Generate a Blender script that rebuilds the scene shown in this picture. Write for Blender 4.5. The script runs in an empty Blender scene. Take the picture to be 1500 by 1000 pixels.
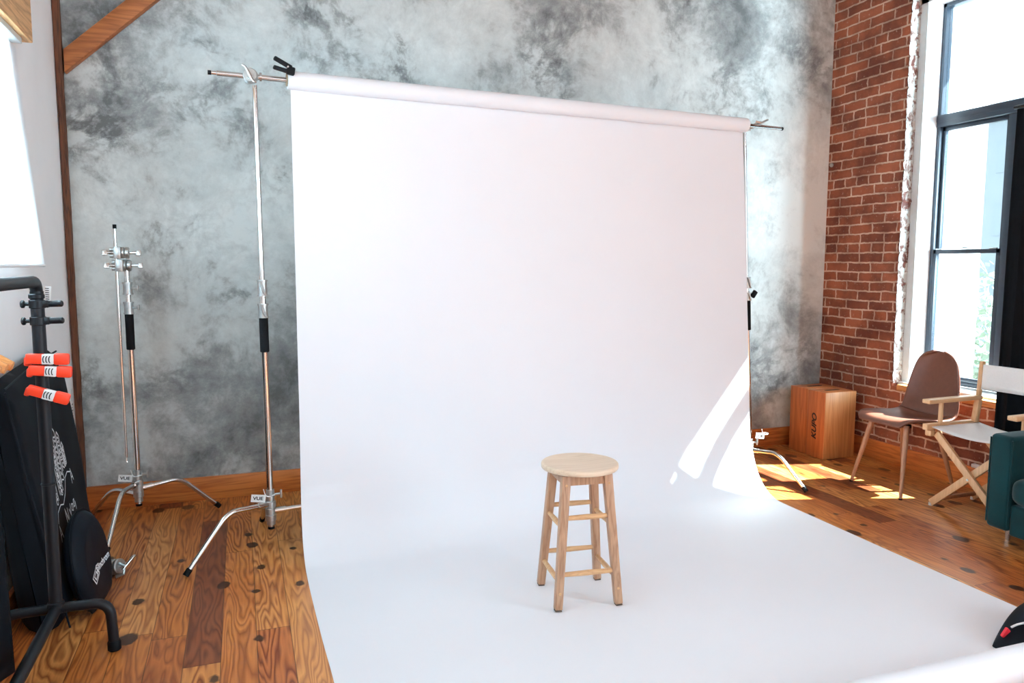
import bpy, bmesh, math, random
from mathutils import Vector, Matrix, noise as mnoise
V = Vector
COL = bpy.context.scene.collection
random.seed(7)
PI = math.pi

# ------------------------------------------------------------------ helpers
class MB:
    """collects shapes in world coordinates and links them as one mesh object"""
    def __init__(s): s.bm = bmesh.new()
    def _add(s, verts, faces):
        vs = [s.bm.verts.new(v) for v in verts]
        for f in faces:
            try: s.bm.faces.new([vs[i] for i in f])
            except ValueError: pass
        return vs
    def box(s, lo, hi, bev=0.0, seg=2, mat=None):
        t = bmesh.new()
        bmesh.ops.create_cube(t, size=1)
        lo, hi = V(lo), V(hi); c = (lo+hi)/2; d = hi-lo
        for v in t.verts: v.co = V((v.co.x*d.x, v.co.y*d.y, v.co.z*d.z))
        if bev > 0: bmesh.ops.bevel(t, geom=t.edges[:], offset=bev, segments=seg, affect='EDGES', profile=0.5)
        for v in t.verts: v.co = (mat @ v.co if mat else v.co) + c
        s.merge(t); return s
    def merge(s, t):
        t.verts.index_update()
        s._add([v.co.copy() for v in t.verts], [[v.index for v in f.verts] for f in t.faces]); t.free()
    def bar(s, a, b, w, d, side=(0, 0, 1), bev=0.0, w2=None, d2=None):
        """square bar from a to b; w measured along 'side', d along the third axis"""
        a, b = V(a), V(b); ax = (b-a).normalized(); sd = V(side)
        sd = (sd-ax*sd.dot(ax)).normalized(); th = ax.cross(sd)
        w2 = w if w2 is None else w2; d2 = d if d2 is None else d2
        t = bmesh.new(); r = []
        for p, ww, dd in ((a, w, d), (b, w2, d2)):
            r.append([t.verts.new(p+sd*ww/2*i+th*dd/2*j) for i, j in ((-1, -1), (1, -1), (1, 1), (-1, 1))])
        t.faces.new(r[0][::-1]); t.faces.new(r[1])
        for i in range(4): t.faces.new([r[0][i], r[0][(i+1) % 4], r[1][(i+1) % 4], r[1][i]])
        if bev > 0: bmesh.ops.bevel(t, geom=t.edges[:], offset=bev, segments=2, affect='EDGES', profile=0.5)
        s.merge(t); return s
    def tube(s, pts, r, seg=14, cap=True):
        pts = [V(p) for p in pts]; n = len(pts)
        rs = r if isinstance(r, (list, tuple)) else [r]*n
        rings = []; nrm = None
        for i, p in enumerate(pts):
            tg = (pts[min(i+1, n-1)]-pts[max(i-1, 0)]).normalized()
            if nrm is None:
                nrm = tg.orthogonal().normalized()
            nrm = (nrm-tg*nrm.dot(tg)).normalized(); bn = tg.cross(nrm)
            rings.append([p+(nrm*math.cos(k*2*PI/seg)+bn*math.sin(k*2*PI/seg))*rs[i] for k in range(seg)])
        verts = [v for rg in rings for v in rg]; faces = []
        for i in range(n-1):
            for k in range(seg):
                faces.append([i*seg+k, i*seg+(k+1) % seg, (i+1)*seg+(k+1) % seg, (i+1)*seg+k])
        if cap:
            faces.append(list(range(seg))[::-1]); faces.append([(n-1)*seg+k for k in range(seg)])
        s._add(verts, faces); return s
    def cyl(s, a, b, r, r2=None, seg=20, bev=0.0):
        a, b = V(a), V(b); r2 = r if r2 is None else r2
        if bev > 0:
            ax = (b-a).normalized()
            return s.tube([a, a+ax*1e-5, a+ax*bev, b-ax*bev, b-ax*1e-5, b], [r-bev, r-bev, r, r2, r2-bev, r2-bev], seg)
        return s.tube([a, b], [r, r2], seg)
    def ball(s, c, r, sc=(1, 1, 1), u=14, v=10):
        t = bmesh.new(); bmesh.ops.create_uvsphere(t, u_segments=u, v_segments=v, radius=r)
        for q in t.verts: q.co = V((q.co.x*sc[0], q.co.y*sc[1], q.co.z*sc[2]))+V(c)
        s.merge(t); return s
    def grid(s, fn, nu, nv, closed_u=False):
        verts = [fn(i/(nu-1) if not closed_u else i/nu, j/(nv-1)) for j in range(nv) for i in range(nu)]
        faces = []
        for j in range(nv-1):
            for i in range(nu if closed_u else nu-1):
                faces.append([j*nu+i, j*nu+(i+1) % nu, (j+1)*nu+(i+1) % nu, (j+1)*nu+i])
        s._add(verts, faces); return s
    def prism(s, poly, vec, bev=0.0):
        t = bmesh.new(); vec = V(vec); n = len(poly)
        a = [t.verts.new(V(p)) for p in poly]; b = [t.verts.new(V(p)+vec) for p in poly]
        t.faces.new(a); t.faces.new(b[::-1])
        for i in range(n): t.faces.new([a[i], b[i], b[(i+1) % n], a[(i+1) % n]])
        bmesh.ops.recalc_face_normals(t, faces=t.faces[:])
        if bev > 0: bmesh.ops.bevel(t, geom=t.edges[:], offset=bev, segments=2, affect='EDGES', profile=0.5)
        s.merge(t); return s
    def ribbon(s, pts, w, nrm):
        """flat line stroke lying in a plane with normal nrm"""
        nrm = V(nrm).normalized(); pts = [V(p) for p in pts]; n = len(pts); vs = []; fs = []
        for i, p in enumerate(pts):
            tg = (pts[min(i+1, n-1)]-pts[max(i-1, 0)]).normalized(); sd = nrm.cross(tg)
            vs += [p+sd*w/2, p-sd*w/2]
        for i in range(n-1): fs.append([2*i, 2*i+1, 2*i+3, 2*i+2])
        s._add(vs, fs); return s
    def text(s, body, org, xd, yd, size, shear=0.0, squash=1.0, fat=0.0):
        cu = bpy.data.curves.new('t', 'FONT'); cu.body = body; cu.size = size; cu.shear = shear
        cu.align_x = 'CENTER'; cu.align_y = 'CENTER'; cu.offset = fat
        o = bpy.data.objects.new('t', cu); me = bpy.data.meshes.new_from_object(o)
        xd, yd, org = V(xd).normalized(), V(yd).normalized(), V(org)
        s._add([org+xd*v.co.x*squash+yd*v.co.y for v in me.vertices], [list(p.vertices) for p in me.polygons])
        bpy.data.objects.remove(o); bpy.data.curves.remove(cu); bpy.data.meshes.remove(me); return s
    def build(s, name, mat, parent=None, smooth=True, ang=35, fix=True):
        if fix: bmesh.ops.recalc_face_normals(s.bm, faces=s.bm.faces[:])
        me = bpy.data.meshes.new(name); 
        off = V((0, 0, 0))
        q = parent
        while q is not None: off += q.location; q = q.parent
        for v in s.bm.verts: v.co -= off
        s.bm.to_mesh(me); s.bm.free()
        if smooth:
            me.shade_smooth(); me.set_sharp_from_angle(angle=math.radians(ang))
        me.materials.append(mat)
        o = bpy.data.objects.new(name, me); COL.objects.link(o); o.parent = parent
        return o

def thing(name, label, cat, loc, group=None):
    o = bpy.data.objects.new(name, None); COL.objects.link(o); o.location = loc; o.empty_display_size = .1
    o['label'] = label; o['category'] = cat
    if group: o['group'] = group
    return o
def tag(o, label, cat, group=None):
    o['label'] = label; o['category'] = cat
    if group: o['group'] = group
    return o
def struct(o): o['kind'] = 'structure'; return o

# ------------------------------------------------------------------ materials
def new_mat(name):
    m = bpy.data.materials.new(name); m.use_nodes = True; nt = m.node_tree
    return m, nt, nt.nodes['Principled BSDF']
def srgb(r, g, b):
    f = lambda c: (c/255/12.92) if c/255 <= .04045 else ((c/255+.055)/1.055)**2.4
    return (f(r), f(g), f(b), 1)
class N:
    def __init__(s, nt): s.nt = nt
    def add(s, t, **kw):
        n = s.nt.nodes.new(t)
        for k, v in kw.items():
            if k.startswith('i_'): n.inputs[k[2:].replace('_', ' ')].default_value = v
            else: setattr(n, k, v)
        return n
    def link(s, a, b): s.nt.links.new(a, b)
    def math(s, op, a, b=None, c=None):
        n = s.nt.nodes.new('ShaderNodeMath'); n.operation = op
        for i, x in enumerate((a, b, c)):
            if x is None: continue
            if isinstance(x, (int, float)): n.inputs[i].default_value = x
            else: s.nt.links.new(x, n.inputs[i])
        return n.outputs[0]
    def ramp(s, fac, stops, interp='LINEAR'):
        n = s.nt.nodes.new('ShaderNodeValToRGB'); n.color_ramp.interpolation = interp
        e = n.color_ramp.elements
        while len(e) < len(stops): e.new(0.5)
        for q, (p, c) in zip(e, stops): q.position = p; q.color = c
        s.nt.links.new(fac, n.inputs[0]); return n.outputs[0]
    def mix(s, fac, a, b, mode='MIX'):
        n = s.nt.nodes.new('ShaderNodeMix'); n.data_type = 'RGBA'; n.blend_type = mode
        for i, x in ((0, fac), (6, a), (7, b)):
            if isinstance(x, (int, float)): n.inputs[i].default_value = x
            elif isinstance(x, tuple): n.inputs[i].default_value = x
            else: s.nt.links.new(x, n.inputs[i])
        return n.outputs[2]
    def noise(s, vec, scale, detail=4, rough=.5, dist=0, dims='3D', w=None):
        n = s.nt.nodes.new('ShaderNodeTexNoise'); n.noise_dimensions = dims
        n.inputs['Scale'].default_value = scale; n.inputs['Detail'].default_value = detail
        n.inputs['Roughness'].default_value = rough; n.inputs['Distortion'].default_value = dist
        if vec is not None: s.nt.links.new(vec, n.inputs['Vector'])
        if w is not None: s.nt.links.new(w, n.inputs['W'])
        return n.outputs['Fac']
    def pos(s, scale=(1, 1, 1), rot=(0, 0, 0), loc=(0, 0, 0)):
        g = s.nt.nodes.new('ShaderNodeNewGeometry'); mp = s.nt.nodes.new('ShaderNodeMapping')
        mp.inputs['Scale'].default_value = scale; mp.inputs['Rotation'].default_value = rot; mp.inputs['Location'].default_value = loc
        s.nt.links.new(g.outputs['Position'], mp.inputs['Vector']); return mp.outputs[0]
    def xyz(s, vec):
        n = s.nt.nodes.new('ShaderNodeSeparateXYZ'); s.nt.links.new(vec, n.inputs[0]); return n.outputs
    def comb(s, x, y, z):
        n = s.nt.nodes.new('ShaderNodeCombineXYZ')
        for i, q in enumerate((x, y, z)):
            if isinstance(q, (int, float)): n.inputs[i].default_value = q
            else: s.nt.links.new(q, n.inputs[i])
        return n.outputs[0]
    def bump(s, h, strength, dist, bsdf):
        n = s.nt.nodes.new('ShaderNodeBump'); n.inputs['Strength'].default_value = strength; n.inputs['Distance'].default_value = dist
        s.nt.links.new(h, n.inputs['Height']); s.nt.links.new(n.outputs[0], bsdf.inputs['Normal'])

def plain(name, col, rough=.5, metal=0.0, var=0.06, scale=30, spec=.5, bump=0.0, sheen=0.0):
    m, nt, b = new_mat(name); n = N(nt)
    f = n.noise(n.pos(), scale, 3)
    lo = tuple(max(0, c*(1-var)) for c in col[:3])+(1,); hi = tuple(min(1, c*(1+var)) for c in col[:3])+(1,)
    n.link(n.ramp(f, [(.3, lo), (.7, hi)]), b.inputs['Base Color'])
    b.inputs['Roughness'].default_value = rough; b.inputs['Metallic'].default_value = metal
    b.inputs['Specular IOR Level'].default_value = spec
    if sheen: b.inputs['Sheen Weight'].default_value = sheen; b.inputs['Sheen Roughness'].default_value = .4
    if bump: n.bump(f, bump, .002, b)
    return m

def wood(name, lo, hi, axis=2, scale=1.0, rough=.45, grain=1.0):
    """wood with grain running along the given axis"""
    m, nt, b = new_mat(name); n = N(nt)
    sc = [14*scale]*3; sc[axis] = 1.1*scale
    p = n.pos(tuple(sc))
    f = n.noise(p, 1.0, 4, .55, .4)
    rings = n.math('ABSOLUTE', n.math('SINE', n.math('MULTIPLY', f, 26)))
    s2 = [120]*3; s2[axis] = 5
    fine = n.noise(n.pos(tuple(s2)), 1, 2)
    v = n.math('ADD', n.math('MULTIPLY', rings, .55*grain), n.math('MULTIPLY', fine, .5))
    n.link(n.ramp(v, [(.1, lo), (.8, hi)]), b.inputs['Base Color'])
    b.inputs['Roughness'].default_value = rough
    n.bump(fine, .12, .001, b)
    return m

# concrete / limewash plaster
def mat_plaster():
    m, nt, b = new_mat('mottled_plaster'); n = N(nt)
    p = n.pos()
    warp = n.add('ShaderNodeTexNoise', i_Scale=1.6, i_Detail=3.0)
    n.link(p, warp.inputs['Vector'])
    vm = n.add('ShaderNodeVectorMath', operation='MULTIPLY_ADD')
    n.link(warp.outputs['Color'], vm.inputs[0]); vm.inputs[1].default_value = (.22, .22, .22); n.link(p, vm.inputs[2])
    q = vm.outputs[0]
    big = n.noise(p, .85, 2, .5)
    mid = n.noise(q, 3.4, 9, .70, .12)
    fin = n.noise(q, 15, 8, .74, .15)
    ridge = n.math('ABSOLUTE', n.math('SUBTRACT', n.noise(q, 2.4, 9, .64, .25), .5))
    vein = n.math('SUBTRACT', 1.0, n.math('MINIMUM', n.math('MULTIPLY', ridge, 17), 1.0))
    ridge2 = n.math('ABSOLUTE', n.math('SUBTRACT', n.noise(q, 5.5, 8, .62, .3), .5))
    vein2 = n.math('SUBTRACT', 1.0, n.math('MINIMUM', n.math('MULTIPLY', ridge2, 13), 1.0))
    patch = n.math('MAXIMUM', n.math('SUBTRACT', n.noise(p, 2.3, 3, .5), .46), 0)
    v = n.math('ADD', n.math('MULTIPLY', big, .62), n.math('ADD', n.math('MULTIPLY', mid, .52), n.math('MULTIPLY', fin, .27)))
    vv = n.math('ADD', vein, n.math('MULTIPLY', vein2, .8))
    v = n.math('SUBTRACT', v, n.math('MULTIPLY', n.math('MULTIPLY', vv, patch), .60))
    px, py, pz = n.xyz(q)      # tone turns darker low on the wall and high up
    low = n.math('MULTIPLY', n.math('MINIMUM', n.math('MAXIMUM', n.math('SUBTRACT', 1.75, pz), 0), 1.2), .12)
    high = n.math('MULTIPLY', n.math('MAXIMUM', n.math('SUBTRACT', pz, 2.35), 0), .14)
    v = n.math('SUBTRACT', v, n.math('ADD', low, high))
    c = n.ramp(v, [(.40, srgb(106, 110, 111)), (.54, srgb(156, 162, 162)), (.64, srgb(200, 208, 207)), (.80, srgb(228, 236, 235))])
    n.link(c, b.inputs['Base Color']); b.inputs['Roughness'].default_value = .72
    n.bump(fin, .15, .004, b)
    return m

def mat_brick():
    m, nt, b = new_mat('old_red_brick'); n = N(nt)
    g = n.add('ShaderNodeNewGeometry'); x, y, z = n.xyz(g.outputs['Position'])
    nz = n.add('ShaderNodeTexNoise', i_Scale=22.0, i_Detail=3.0); n.link(g.outputs['Position'], nz.inputs['Vector'])
    nz2 = n.add('ShaderNodeTexNoise', i_Scale=3.0, i_Detail=2.0); n.link(g.outputs['Position'], nz2.inputs['Vector'])
    c1 = n.xyz(nz.outputs['Color']); c2 = n.xyz(nz2.outputs['Color'])
    # faces turned to the camera side use x as the run, the wall itself uses y
    yy = n.math('ADD', n.math('ADD', y, n.math('MULTIPLY', x, -1.0)), n.math('MULTIPLY', n.math('SUBTRACT', c1[0], .5), .022))
    zz = n.math('ADD', n.math('SUBTRACT', z, .0285), n.math('ADD', n.math('MULTIPLY', n.math('SUBTRACT', c1[1], .5), .014), n.math('MULTIPLY', n.math('SUBTRACT', c2[1], .5), .02)))
    br = n.add('ShaderNodeTexBrick', offset=.5, squash=.52, squash_frequency=7)
    n.link(n.comb(yy, zz, 0), br.inputs['Vector'])
    for k, v in (('Scale', 1), ('Mortar Size', .0070), ('Mortar Smooth', .35), ('Bias', 0), ('Brick Width', .212), ('Row Height', .0675)):
        br.inputs[k].default_value = v
    br.inputs['Color1'].default_value = srgb(120, 60, 38); br.inputs['Color2'].default_value = srgb(164, 92, 60)
    br.inputs['Mortar'].default_value = srgb(214, 182, 158)
    spots = n.noise(g.outputs['Position'], 5, 4, .6)
    patch = n.ramp(spots, [(.35, srgb(150, 120, 112)), (.6, (1, 1, 1, 1))])
    c = n.mix(.75, br.outputs['Color'], patch, 'MULTIPLY')
    fleck = n.ramp(n.noise(g.outputs['Position'], 38, 4, .7), [(.62, (0, 0, 0, 1)), (.72, (1, 1, 1, 1))])
    c = n.mix(n.math('MULTIPLY', n.xyz(fleck)[0], .5), c, srgb(214, 186, 166))
    n.link(c, b.inputs['Base Color']); b.inputs['Roughness'].default_value = .9
    h = n.math('ADD', n.math('MULTIPLY', br.outputs['Fac'], -1.0), n.math('MULTIPLY', n.noise(g.outputs['Position'], 60, 4), .35))
    n.bump(h, .9, .008, b)
    return m

def mat_paint_brick():
    m, nt, b = new_mat('chipped_white_paint'); n = N(nt)
    p = n.pos((1, 1, .6))
    f = n.noise(p, 24, 6, .7, .6)
    c = n.ramp(f, [(.40, srgb(96, 52, 42)), (.46, srgb(150, 132, 122)), (.50, srgb(196, 196, 192))])
    n.link(c, b.inputs['Base Color']); b.inputs['Roughness'].default_value = .7
    n.bump(f, .5, .006, b)
    return m

def mat_floor():
    m, nt, b = new_mat('pine_plank_floor'); n = N(nt)
    g = n.add('ShaderNodeNewGeometry'); x, y, z = n.xyz(g.outputs['Position'])
    PW = .1205
    px = n.math('DIVIDE', n.math('SUBTRACT', x, .0165), PW)
    row = n.math('FLOOR', px); fx = n.math('FRACT', px)
    wr = n.add('ShaderNodeTexWhiteNoise', noise_dimensions='1D'); n.link(row, wr.inputs['W'])
    py = n.math('ADD', n.math('DIVIDE', y, 1.55), n.math('MULTIPLY', wr.outputs['Value'], 3.7))
    brd = n.math('FLOOR', py); fy = n.math('FRACT', py)
    idv = n.math('ADD', n.math('MULTIPLY', row, 7.31), n.math('MULTIPLY', brd, 3.17))
    wn = n.add('ShaderNodeTexWhiteNoise', noise_dimensions='1D'); n.link(idv, wn.inputs['W'])
    rnd = wn.outputs['Value']; rc = n.xyz(wn.outputs['Color'])
    # cathedral figure: contour lines of a stretched noise field, own seed per board
    field = n.noise(n.comb(n.math('MULTIPLY', x, 9.5), n.math('MULTIPLY', y, 1.15), n.math('MULTIPLY', rnd, 40)), 1.0, 2.5, .45, .25)
    ring = n.math('FRACT', n.math('MULTIPLY', field, 17))
    line = n.ramp(ring, [(0, (1, 1, 1, 1)), (.34, (.25, .25, .25, 1)), (.62, (0, 0, 0, 1)), (.9, (.7, .7, .7, 1)), (1, (1, 1, 1, 1))])
    fine = n.noise(n.comb(n.math('MULTIPLY', x, 170), n.math('MULTIPLY', y, 5), rnd), 1, 3)
    base = n.ramp(rnd, [(0, srgb(214, 148, 78)), (.25, srgb(202, 130, 62)), (.5, srgb(220, 158, 88)), (.76, srgb(188, 114, 54)), (.88, srgb(134, 74, 40)), (.95, srgb(208, 140, 70))], 'CONSTANT')
    dark = n.mix(1.0, base, srgb(150, 96, 58), 'MULTIPLY')
    amt = n.math('MULTIPLY', n.xyz(line)[0], n.math('ADD', .62, n.math('MULTIPLY', rc[1], .38)))
    c = n.mix(amt, base, dark)
    c = n.mix(.5, c, n.ramp(fine, [(.3, (.72, .66, .6, 1)), (.7, (1, 1, 1, 1))]), 'MULTIPLY')
    warm = n.noise(g.outputs['Position'], 1.3, 2)
    c = n.mix(.55, c, n.ramp(warm, [(.35, srgb(206, 172, 148)), (.65, (1, 1, 1, 1))]), 'MULTIPLY')
    # knots
    vo = n.add('ShaderNodeTexVoronoi', feature='F1', voronoi_dimensions='2D', i_Scale=1.0, i_Randomness=1.0)
    n.link(n.comb(n.math('MULTIPLY', x, 6.3), n.math('MULTIPLY', y, 4.4), 3.0), vo.inputs['Vector'])
    vc = n.xyz(vo.outputs['Color'])
    kd = n.math('ADD', vo.outputs['Distance'], n.math('MULTIPLY', n.math('SUBTRACT', n.noise(g.outputs['Position'], 24, 3), .5), .16))
    soft = n.math('MINIMUM', n.math('MAXIMUM', n.math('MULTIPLY', n.math('SUBTRACT', n.math('ADD', .09, n.math('MULTIPLY', vc[1], .15)), kd), 24), 0), 1.0)
    knot = n.math('MULTIPLY', n.math('LESS_THAN', vc[0], .33), soft)
    c = n.mix(n.math('MULTIPLY', knot, .92), c, srgb(40, 15, 7))
    # seams
    ex = n.math('ABSOLUTE', n.math('SUBTRACT', fx, .5)); ey = n.math('ABSOLUTE', n.math('SUBTRACT', fy, .5))
    sx = n.math('GREATER_THAN', ex, .487); sy = n.math('GREATER_THAN', ey, .4988)
    seam = n.math('MAXIMUM', sx, sy)
    c = n.mix(n.math('MULTIPLY', seam, .62), c, srgb(46, 24, 14))
    n.link(c, b.inputs['Base Color'])
    n.link(n.math('ADD', .31, n.math('MULTIPLY', n.noise(g.outputs['Position'], 7, 4), .08)), b.inputs['Roughness'])
    b.inputs['Specular IOR Level'].default_value = .45
    n.bump(n.math('ADD', n.math('MULTIPLY', seam, -1.0), n.math('MULTIPLY', fine, .1)), .35, .002, b)
    return m

def mat_glass():
    m = bpy.data.materials.new('window_glass'); m.use_nodes = True; nt = m.node_tree; nt.nodes.clear(); n = N(nt)
    out = n.add('ShaderNodeOutputMaterial'); tr = n.add('ShaderNodeBsdfTransparent'); gl = n.add('ShaderNodeBsdfGlossy', i_Roughness=.02)
    fr = n.add('ShaderNodeFresnel', i_IOR=1.4); mx = n.add('ShaderNodeMixShader')
    tr.inputs['Color'].default_value = (.97, .985, .98, 1)
    n.link(n.math('MINIMUM', n.math('MULTIPLY', fr.outputs[0], .8), .06), mx.inputs[0]); n.link(tr.outputs[0], mx.inputs[1]); n.link(gl.outputs[0], mx.inputs[2]); n.link(mx.outputs[0], out.inputs[0])
    return m
def mat_trans(name, col, amt):
    m = bpy.data.materials.new(name); m.use_nodes = True; nt = m.node_tree; nt.nodes.clear(); n = N(nt)
    out = n.add('ShaderNodeOutputMaterial'); d = n.add('ShaderNodeBsdfDiffuse'); t = n.add('ShaderNodeBsdfTranslucent'); mx = n.add('ShaderNodeMixShader')
    f = n.noise(n.pos(), 60, 2); c = n.ramp(f, [(.2, tuple(q*.97 for q in col[:3])+(1,)), (.8, col)])
    n.link(c, d.inputs[0]); n.link(c, t.inputs[0]); mx.inputs[0].default_value = amt
    n.link(d.outputs[0], mx.inputs[1]); n.link(t.outputs[0], mx.inputs[2]); n.link(mx.outputs[0], out.inputs[0])
    return m

PLASTER = mat_plaster(); BRICK = mat_brick(); PBRICK = mat_paint_brick(); FLOOR = mat_floor(); GLASS = mat_glass()
WHITEWALL = plain('white_wall_paint', (.90, .91, .92), .7, var=.02, scale=4)
CEIL = plain('ceiling_paint', (.62, .6, .58), .8, var=.03)
WTRIM = plain('white_trim_paint', (.84, .85, .86), .45, var=.02)
GTRIM = plain('grey_white_trim_paint', (.62, .64, .64), .5, var=.04)
FRAME = plain('charcoal_window_frame', srgb(52, 60, 72), .35, var=.08)
BASEX = wood('baseboard_wood_along_wall', srgb(160, 84, 36), srgb(206, 126, 62), 0, .7, .4)
BASEY = wood('baseboard_wood_side', srgb(164, 84, 36), srgb(206, 120, 58), 1, .7, .4)
POSTW = wood('old_timber_post', srgb(52, 32, 22), srgb(108, 64, 38), 2, 1.2, .7)
BEAMW = wood('orange_beam', srgb(128, 72, 32), srgb(172, 104, 52), 0, .8, .55)
VALW = wood('pale_wood_valance', srgb(170, 122, 70), srgb(226, 180, 124), 1, 1.0, .5)
SILLW = wood('sill_wood', srgb(150, 92, 44), srgb(206, 146, 86), 1, 1.0, .5)
PAPER = plain('seamless_white_paper', (.82, .83, .86), .62, var=.008, scale=2, spec=.3)
CORE = plain('cardboard_core', srgb(150, 130, 104), .8)
CHROME = plain('polished_steel', (.72, .70, .67), .14, 1.0, .04)
CAST = plain('cast_aluminium', (.50, .51, .50), .36, .85, .1, 60, bump=.15)
STEEL = plain('brushed_steel', (.62, .60, .57), .26, 1.0, .05)
RUBBER = plain('black_rubber', (.006, .006, .007), .55, spec=.15)
GRIPB = plain('black_foam_sleeve', (.005, .005, .006), .75, spec=.15)
BLACKMET = plain('black_powder_coat', (.007, .008, .011), .42, spec=.3)
NYLON = plain('black_nylon', (.0040, .0056, .0085), .58, spec=.1, var=.2, scale=12, bump=.1)
NYLON2 = plain('dark_nylon', (.0075, .0095, .0140), .5, spec=.1, var=.2, scale=9, bump=.25)
WHITEINK = plain('white_print', (.72, .74, .76), .6, var=.05)
BLACKINK = plain('black_print', (.01, .01, .012), .6)
LABEL = plain('white_label', (.80, .81, .80), .5)
ORANGE = plain('orange_plastic', srgb(236, 66, 34), .38, var=.03)
RED = plain('red_webbing', srgb(206, 22, 42), .6)
STOOLW = wood('stool_beech', srgb(146, 106, 78), srgb(192, 154, 122), 2, 1.2, .42, .7)
SEATW = wood('stool_seat_wood', srgb(206, 180, 150), srgb(230, 210, 184), 0, .8, .4, .6)
RUNGW = wood('stool_rung_wood', srgb(184, 138, 92), srgb(222, 182, 134), 0, 1.5, .42, .5)
BOXW = wood('apple_box_plywood', srgb(158, 88, 44), srgb(206, 126, 70), 2, .5, .42, .6)
BOXW2 = wood('apple_box_side_plywood', srgb(164, 106, 58), srgb(204, 148, 92), 2, .5, .42, .6)
LEATHER = plain('brown_leather', srgb(104, 62, 46), .42, var=.08, scale=40, bump=.12)
LEGW = wood('chair_leg_wood', srgb(150, 104, 76), srgb(186, 140, 108), 2, 1.5, .45, .4)
DIRW = wood('director_chair_beech', srgb(196, 152, 108), srgb(228, 192, 148), 0, 1.2, .45, .4)
DIRWZ = wood('director_chair_beech_upright', srgb(190, 146, 104), srgb(224, 186, 142), 2, 1.2, .45, .4)
CANVAS = plain('white_canvas', (.82, .82, .81), .8, var=.02, scale=120, bump=.1)
VELVET = plain('teal_velvet', srgb(3, 44, 48), .75, var=.25, scale=7, sheen=.2, spec=.2)
CURT = plain('black_curtain_cloth', (.004, .0045, .006), .85, spec=.15, var=.15)
HANGW = wood('hanger_wood', srgb(176, 112, 56), srgb(220, 164, 100), 0, 2, .25, .5)
SHADE = mat_trans('translucent_white_shade', (.94, .95, .97, 1), .8)
BRONZE = plain('nail_head_metal', (.5, .46, .42), .4, .9)
PADB = plain('brown_felt', (.10, .07, .05), .9)
CAPM = plain('grey_glide', (.6, .6, .6), .4)
LEAF = mat_trans('pale_leaf', (.40, .44, .36, 1), .5)
BARK = plain('tree_bark', (.24, .2, .16), .9)
FACADE = plain('pale_facade', (.375, .375, .38), .9)
DARKPANE = plain('facade_pane', (.345, .35, .36), .3)

# ------------------------------------------------------------------ room shell
YB, XR, XL, ZC = 4.6376, 4.189, -.862, 3.62
YF = -4.0
XO_ = 4.94
struct(MB().box((-2.0, YF, -.12), (4.9, YB+.02, 0)).build('floor', FLOOR, smooth=False))
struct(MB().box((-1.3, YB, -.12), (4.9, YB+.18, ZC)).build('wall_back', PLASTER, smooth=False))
struct(MB().box((-1.3, YF, ZC), (4.9, YB+.18, ZC+.12)).build('ceiling', CEIL, smooth=False))
# left wall with a window opening
WY0, WY1, WZ0, WZ1 = 1.35, 3.66, 1.42, 2.30
w = MB()
w.box((XL-.22, YF, -.12), (XL, WY0, ZC)); w.box((XL-.22, WY1, -.12), (XL, YB, ZC))
w.box((XL-.22, WY0, -.12), (XL, WY1, WZ0)); w.box((XL-.22, WY0, WZ1), (XL, WY1, ZC))
struct(w.build('wall_left', WHITEWALL, smooth=False))
struct(MB().box((XL, YF, 0), (XL+.02, YB-.02, .127), .004).build('baseboard_left', BASEY))
struct(MB().box((XL+.02, YB-.02, 0), (XR-.02, YB, .135), .004).build('baseboard_back', BASEX))

w = MB(); w.box((-1.3, YF-.2, -.12), (.4, YF, ZC)); w.box((3.6, YF-.2, -.12), (XO_, YF, ZC)); w.box((.4, YF-.2, -.12), (3.6, YF, .6)); w.box((.4, YF-.2, 2.9), (3.6, YF, ZC))  # unseen rear wall, its opening sized to limit light from behind
struct(w.build('wall_rear', WHITEWALL, smooth=False))
# right wall: brick with the window opening, outer depth shaped to block high sun
OY1, OY0, SZ, HZ = 3.952, 2.93, .535, 3.11      # opening limits
XO = 4.92
w = MB()
w.box((XR, OY1, -.12), (XO, YB, ZC))
w.box((XR, .4, -.12), (4.47, OY0, ZC)); w.box((XR, YF, -.12), (XO, -3.2, ZC))
w.box((XR, -3.2, -.12), (XO, .4, SZ)); w.box((XR, -3.2, HZ), (XO, .4, ZC))
w.box((XR, OY0, -.12), (4.50, OY1, SZ))
w.box((XR, OY0, HZ), (XO, OY1, ZC)); w.box((4.47, 2.3, HZ), (XO, OY0, ZC))  # deep outer header, unseen, added to cut off the high sun
struct(w.build('wall_right', BRICK, smooth=False))
w = MB()
w.box((XR-.02, .2, 0), (XR, YB-.02, .135), .004)
struct(w.build('baseboard_right', BASEY))
# flaking painted brick return of the reveal
def pbk(u, v):
    z = SZ+.02+v*(HZ-SZ-.02); x = XR-.002+u*.084
    d = .007*mnoise.noise(V((x*30, 3.1, z*17)))+.004*mnoise.noise(V((x*70, 8, z*50)))
    course = abs(((z-.0285) / .0675) % 1-.5)
    d -= .006 if course > .43 else 0
    return V((x+(.006*mnoise.noise(V((2, z*22, 5))) if u < .1 else 0), OY1-.006+d, z))
struct(MB().grid(pbk, 7, 240).build('trim_1', PBRICK, fix=False))
# grey board face + white jamb lining, head lining
w = MB(); w.box((4.266, 3.888, SZ+.02), (4.284, 3.944, HZ)); w.box((4.266, OY0, 3.056), (4.284, 3.944, HZ))
struct(w.build('trim_2', GTRIM, smooth=False))
w = MB(); w.box((4.268, 3.890, .56), (4.46, 3.944, 3.06)); w.box((4.268, OY0, 3.058), (4.46, 3.944, HZ-.002))
struct(w.build('trim_3', WTRIM, smooth=False))
struct(MB().box((4.47, 3.935, SZ), (XO, 3.951, HZ)).build('trim_9', WTRIM, smooth=False))
struct(MB().box((4.47, OY0, HZ-.012), (XO, 3.934, HZ)).build('trim_10', WTRIM, smooth=False))
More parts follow.
